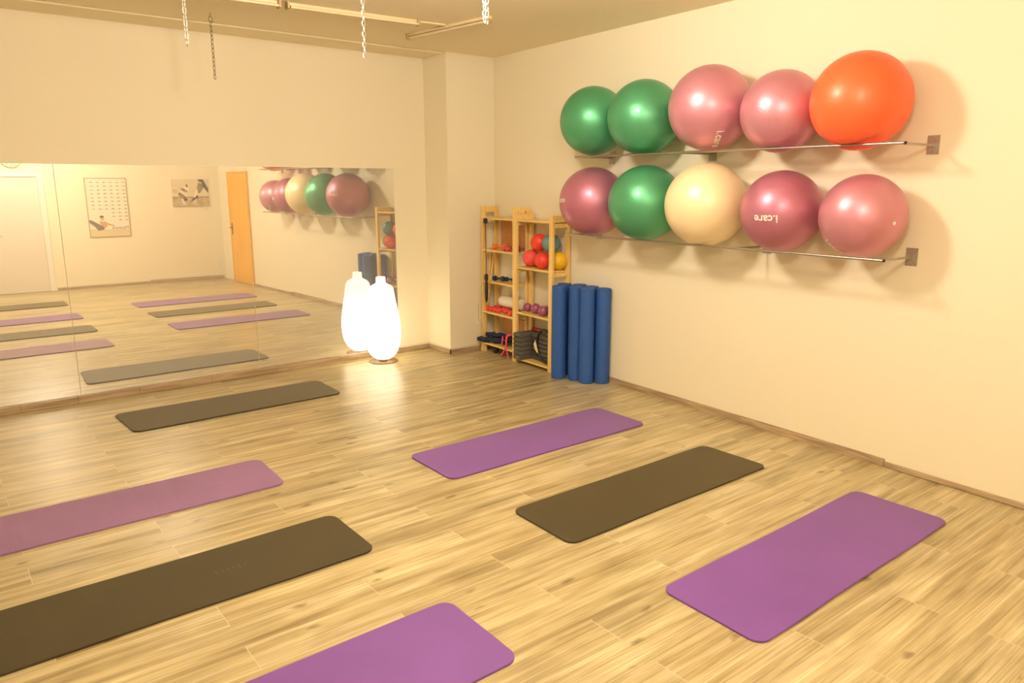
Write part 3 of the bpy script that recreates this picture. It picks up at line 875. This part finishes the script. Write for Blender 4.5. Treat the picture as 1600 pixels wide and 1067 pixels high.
roller(2.172, .325, 'blue foam roller at the front left, against the shelf post')
roller(2.330, .225, 'blue foam roller in the front row, narrow gap right of the leftmost')
roller(2.500, .215, 'blue foam roller standing foremost, third of the front row')
roller(2.598, .086, 'blue foam roller at the right end, against the wall')
roller(2.066, .165, 'blue foam roller in the back row at the left, only its top showing')
roller(2.215, .082, 'blue foam roller in the back row, middle, only its top showing')
roller(2.405, .082, 'blue foam roller in the back row at the right, only its top showing')

# ------------------------------------------------------------------ ceiling tube fixtures
def batten(a, b, label, tubes=True, w=0.045):
    a = Vector(a); b = Vector(b); d = (b - a); L_ = d.length; rz = math.atan2(d.y, d.x)
    t = empty('ceiling_tube_light', (a.x, a.y, H), rz, label=label, cat='ceiling light', group='slim tube lights on the ceiling')
    mb = MB(); mb.box((0, -w / 2, -0.026), (L_, w / 2, 0)); mb.build('batten', M_TUBEW, t, bevel=0.004)
    if tubes:
        for y in ([-0.042, 0.0] if tubes == 2 else [0.0]):
            mb = MB(); mb.tube([(0.03, y, -0.040), (L_ - 0.03, y, -0.040)], 0.011, 12); mb.build('tube', M_WHITEPL if False else M_TUBEW, t, smooth=True)
    for x in (0.0, L_ - 0.03):
        mb = MB(); mb.box((x, -w / 2 - (0.03 if tubes == 2 else 0.0), -0.054), (x + 0.022, w / 2 + 0.002, -0.0)); mb.build('holder', M_BRASS, t, bevel=0.004)
    return t


batten((-4.42, -1.525), (-3.07, -1.625), 'slim ceiling tube light cut off by the top edge of the photo', 2)
batten((-3.03, -1.63), (-1.80, -1.71), 'slim ceiling tube light between the holder at the top edge and the thin conduit', 2)
batten((-1.559, -1.10), (-1.405, -2.28), 'slim ceiling tube light at right angles to the others, nearest the corner', 1, 0.05)
mb = MB(); mb.tube([(-1.80, -1.73, H - 0.012), (-1.54, -1.755, H - 0.012)], 0.011, 10)
o = mb.build('cable_conduit', M_TUBEW, smooth=True); tag(o, 'short cream conduit joining the two ceiling tube lights', 'conduit')

# ------------------------------------------------------------------ chains
def chain(x, y, zb, mat, label, link=0.044, w=0.022, wire=0.0032, ringr=0.024, strands=1):
    t = empty('hanging_chain', (x, y, H), random.uniform(0.3, 1.2), label=label, cat='chain', group='chains hanging from the ceiling')
    mb = MB(); mb.lathe([(0.004, -0.03), (0.004, 0.0)], 8)
    mb.tube([(ringr * math.cos(a), 0, -0.03 - ringr + ringr * math.sin(a)) for a in [2 * math.pi * k / 20 for k in range(20)]], 0.004, 6, closed=True)
    mb.build('ceiling_hook', M_CHAIND, t, smooth=True)
    top = -0.03 - 2 * ringr + 0.006
    for st in range(strands):
        mb = MB(); z = top; k = 0; dx = (st - (strands - 1) / 2) * 0.028
        x_ = 0
        while z > zb - H + link * 0.5:
            pts = []
            ax = k % 2
            for j in range(14):
                a = 2 * math.pi * j / 14
                u = (w / 2) * math.cos(a); v = (link / 2) * math.sin(a)
                pts.append((dx + (u if ax else 0), (0 if ax else u), z - link / 2 + v))
            mb.tube(pts, wire, 5, closed=True)
            z -= link - 2 * wire - 0.001; k += 1
        mb.build('chain_strand', mat, t, smooth=True)
    return t


chain(-3.398, -0.845, 2.975, M_CHAIND, 'dark metal chain hanging from a ceiling ring, near the mirror wall')
chain(-4.190, -2.860, 2.90, M_CHAIN, 'pale chain at the top edge, left of the dark ringed chain')
chain(-2.888, -2.708, 2.965, M_CHAIN, 'pale chain hanging in front of the long ceiling tube light')
chain(-2.788, -4.081, 3.00, M_CHAIN, 'doubled pale chain at the top edge, before the corner tube light', strands=2)

# ------------------------------------------------------------------ things on the back wall, seen in the mirror
YW = YB
ck = empty('wall_clock', (-4.145, YW, 2.525), label='round wall clock above the white door, seen in the mirror', cat='clock')
def disc(mb, r, y0, y1, n=48, mi=0, r0=None):
    mb.add([(r * math.cos(2 * math.pi * k / n), y0, r * math.sin(2 * math.pi * k / n)) for k in range(n)] + [(r * math.cos(2 * math.pi * k / n), y1, r * math.sin(2 * math.pi * k / n)) for k in range(n)],
           [list(range(n)), list(range(n, 2 * n))] + [(k, (k + 1) % n, n + (k + 1) % n, n + k) for k in range(n)], mi)
mb = MB(); disc(mb, 0.180, 0, 0.035); mb.build('case', simple('clock_rim', (0.42, 0.34, 0.20), 0.4, metal=.5), ck)
mb = MB(); disc(mb, 0.162, 0.033, 0.037); mb.build('dial', simple('clock_dial', (0.72, 0.66, 0.5), 0.4), ck)
mb = MB()
for k in range(12):
    a = k * math.pi / 6; c_, s_ = math.cos(a), math.sin(a)
    mb.add([(c_ * R_ - s_ * q, y, s_ * R_ + c_ * q) for y in (0.037, 0.039) for R_, q in ((.125, -.006), (.15, -.006), (.15, .006), (.125, .006))],
           [(0, 1, 2, 3), (4, 5, 6, 7), (0, 1, 5, 4), (1, 2, 6, 5), (2, 3, 7, 6), (3, 0, 4, 7)])
mb.build('hour_marks', M_BLACK, ck)
for nm, a, L_ in (('minute_hand', 1.9, .12), ('hour_hand', 0.5, .08)):
    mb = MB(); mb.tube([(0, .041, 0), (L_ * math.cos(a), .041, L_ * math.sin(a))], .004, 6); mb.build(nm, M_BLACK, ck)

PX0, PX1, PZ0, PZ1 = -2.985, -2.238, 1.005, 2.165
po_ = empty('exercise_poster', ((PX0 + PX1) / 2, YW, (PZ0 + PZ1) / 2), label='tall framed poster with rows of small exercise figures, seen in the mirror', cat='poster')
cx_, cz_ = (PX0 + PX1) / 2, (PZ0 + PZ1) / 2
pw, ph = (PX1 - PX0) / 2, (PZ1 - PZ0) / 2
mb = MB(); t_ = 0.012
mb.box((-pw, 0, -ph), (-pw + t_, .018, ph)); mb.box((pw - t_, 0, -ph), (pw, .018, ph)); mb.box((-pw + t_, 0, -ph), (pw - t_, .018, -ph + t_)); mb.box((-pw + t_, 0, ph - t_), (pw - t_, .018, ph))
mb.build('picture_frame', simple('wood_frame', (0.42, 0.29, 0.13), 0.5), po_)
mb = MB(); mb.box((-pw + t_, 0.002, -ph + t_), (pw - t_, .010, ph - t_)); sheet = mb.build('printed_sheet', simple('poster_paper', (0.80, 0.74, 0.58), 0.5), po_)


def flat(mb, pts, y, mi=0, th=0.0006):
    """polygon in the x-z plane facing +y"""
    n = len(pts)
    mb.add([(x, y - th, z) for x, z in pts] + [(x, y, z) for x, z in pts], [list(range(n)), list(range(n, 2 * n))] + [(k, (k + 1) % n, n + (k + 1) % n, n + k) for k in range(n)], mi)


M_INK = simple('dark_ink', (0.10, 0.085, 0.06), 0.6)
M_SKIN = simple('printed_skin', (0.62, 0.36, 0.17), 0.6)
M_GREY = simple('printed_grey', (0.22, 0.18, 0.12), 0.6)
M_PALE = simple('printed_pale', (0.70, 0.58, 0.36), 0.6)


def px2w(px, pz):      # poster picture coordinates (0-1 across as seen in the mirror, 0-1 down)
    return ((-1 + 2 * px) * pw, (1 - 2 * pz) * ph)


mb = MB()
for row in range(11):
    for c_ in range(6):
        if row >= 8 and c_ < (3 if row < 10 else 4): continue
        u = 0.10 + c_ * 0.155; v = 0.075 + row * 0.064
        random.seed(row * 7 + c_)
        a = random.uniform(0.15, 0.6)
        body = [(u, v + .005), (u + .105, v + .006), (u + .105, v + .001), (u + .075, v - .001), (u + .05 + .03 * a, v - .010 * (1 + a)), (u + .040, v - .009 * (a + .6)), (u + .03, v), (u, v + .001)]
        flat(mb, [px2w(*p) for p in body], 0.0112)
mb.build('exercise_figures', simple('soft_ink', (0.30, 0.25, 0.16), 0.6), sheet)
mb = MB(); flat(mb, [px2w(*p) for p in [(.02, .86), (.3, .865), (.98, .87), (.98, .985), (.02, .985)]], .0108); mb.build('printed_floor', M_PALE, sheet)
mb = MB()
trous = [(.02, .70), (.08, .715), (.30, .80), (.36, .835), (.36, .875), (.22, .89), (.15, .83), (.04, .765), (.02, .74)]
flat(mb, [px2w(*p) for p in trous], 0.0122, 1)
torso = [(.24, .73), (.40, .735), (.46, .765), (.62, .805), (.60, .82), (.44, .79), (.44, .83), (.37, .85), (.30, .80)]
flat(mb, [px2w(*p) for p in torso], 0.0116, 0)
flat(mb, [px2w(.33 + .042 * math.cos(a), .685 + .035 * math.sin(a)) for a in [k * math.pi / 8 for k in range(16)]], .0120, 0)
flat(mb, [px2w(.325 + .055 * math.cos(a), .665 + .032 * math.sin(a)) for a in [math.pi + k * math.pi / 8 for k in range(9)]], .0126, 2)
mb.build('printed_person', [M_SKIN, M_GREY, M_INK], sheet)
tm = text_mesh('Matwork', 0.085, 0.0004)
tm.materials.append(M_GREY)
to = bpy.data.objects.new('lettering', tm); COL.objects.link(to); to.parent = sheet
to.rotation_euler = (math.pi / 2, 0, math.pi); to.location = (px2w(.755, .845)[0], .0112, px2w(.755, .845)[1])

FX0, FX1, FZ0, FZ1 = -1.382, -0.635, 1.58, 2.147
fo = empty('canvas_photograph', ((FX0 + FX1) / 2, YW, (FZ0 + FZ1) / 2), label='sepia canvas picture of bending figures beside the poster, seen in the mirror', cat='picture')
fw, fh = (FX1 - FX0) / 2, (FZ1 - FZ0) / 2
mb = MB(); mb.box((-fw, 0, -fh), (fw, .022, fh)); cv = mb.build('canvas', simple('sepia_print', (0.72, 0.62, 0.42), 0.6, noise=0.06, nscale=6), fo)
q = lambda u, v: ((-1 + 2 * u) * fw, (1 - 2 * v) * fh)
M_S1 = simple('sepia_dark', (0.07, 0.05, 0.028), 0.6, noise=0.3, nscale=30)
M_S2 = simple('sepia_mid', (0.26, 0.19, 0.10), 0.6, noise=0.3, nscale=24)
M_S3 = simple('sepia_floor', (0.50, 0.39, 0.22), 0.6, noise=0.2, nscale=12)
mb = MB()
flat(mb, [q(*p) for p in [(0, .67), (1, .66), (1, 1), (0, 1)]], .0226, 2)
flat(mb, [q(*p) for p in [(0, .645), (1, .635), (1, .675), (0, .685)]], .0230, 1)
flat(mb, [q(*p) for p in [(.72, 0), (.86, 0), (.99, .34), (.99, .52), (.88, .33), (.84, .27), (.82, .12), (.73, .07)]], .0236, 0)      # far leg, top of trousers
flat(mb, [q(*p) for p in [(.73, .12), (.84, .18), (.86, .30), (.80, .45), (.74, .52), (.67, .47), (.68, .33)]], .0234, 1)
flat(mb, [q(*p) for p in [(.63, .55), (.69, .60), (.70, .70), (.64, .75), (.58, .76), (.54, .80), (.50, .79), (.55, .70)]], .0238, 0)    # head and arms down
flat(mb, [q(*p) for p in [(.22, .35), (.30, .32), (.42, .44), (.40, .48), (.30, .44)]], .0234, 1)
flat(mb, [q(*p) for p in [(.16, .50), (.22, .48), (.34, .60), (.40, .78), (.35, .80), (.28, .70), (.20, .64), (.16, .58)]], .0234, 1)
flat(mb, [q(*p) for p in [(.30, .70), (.36, .66), (.41, .76), (.36, .80), (.31, .78)]], .0238, 0)
flat(mb, [q(*p) for p in [(.39, .19), (.42, .17), (.44, .27), (.40, .30), (.38, .28)]], .0238, 0)
flat(mb, [q(*p) for p in [(.645, .40), (.70, .36), (.69, .50), (.65, .60), (.60, .68), (.565, .66), (.60, .54)]], .0242, 3)          # pale shirt
flat(mb, [q(*p) for p in [(.64, .70), (.655, .72), (.60, .82), (.56, .88), (.545, .87), (.59, .79)]], .0244, 3)
flat(mb, [q(*p) for p in [(.30, .30), (.36, .26), (.46, .34), (.45, .40), (.40, .42)]], .0240, 3)
flat(mb, [q(*p) for p in [(.20, .44), (.27, .45), (.40, .60), (.38, .64), (.30, .56)]], .0240, 3)
flat(mb, [q(*p) for p in [(.24, .72), (.27, .70), (.29, .80), (.34, .90), (.30, .91), (.25, .82)]], .0240, 3)
flat(mb, [q(*p) for p in [(.44, .80), (.52, .77), (.54, .80), (.46, .84)]], .0240, 1)
flat(mb, [q(*p) for p in [(.02, .36), (.14, .38), (.18, .44), (.10, .50), (.02, .48)]], .0236, 4)
flat(mb, [q(*p) for p in [(.12, .84), (.34, .80), (.40, .92), (.22, .97)]], .0232, 4)
flat(mb, [q(*p) for p in [(.50, .86), (.66, .80), (.72, .96), (.56, .98)]], .0232, 4)
mb.build('printed_figures', [M_S1, M_S2, M_S3, simple('sepia_pale', (0.86, 0.78, 0.60), 0.6), simple('sepia_haze', (0.56, 0.46, 0.28), 0.6, noise=0.3, nscale=30)], cv)

for x, z, lb, g in [(-0.72, 1.535, 'white light switch on the back wall, the left of two', 1), (-0.50, 1.515, 'white light switch on the back wall, nearest the corner', 1)]:
    t = empty('light_switch', (x, YW, z), label=lb + ', seen in the mirror', cat='light switch', group='light switches')
    mb = MB(); mb.box((-.04, 0, -.04), (.04, .010, .04)); mb.build('plate', M_WHITEPL, t, bevel=.003)
    mb = MB(); mb.box((-.025, .010, -.028), (.025, .015, .028)); mb.build('rocker', M_WHITEPL, t, bevel=.002)
t = empty('power_socket', (-0.52, YW, 0.32), label='white power socket low on the back wall near the corner, seen in the mirror', cat='socket')
mb = MB(); mb.box((-.04, 0, -.04), (.04, .010, .04)); mb.build('plate', M_WHITEPL, t, bevel=.003)
mb = MB(); disc(mb, .022, .010, .013, 20); mb.build('outlet', M_BEIGE, t)
mb = MB(); mb.tube([(0, .012, 0), (0, .03, -.01), (.02, .03, -.10), (.05, .025, -.2), (.06, .025, -.31)], .004, 6)
o = mb.build('power_cable', M_WHITEPL, smooth=True); o.location = (-0.52, YW + .0, 0.32)
tag(o, 'thin white cable hanging from the low socket to the floor', 'cable')
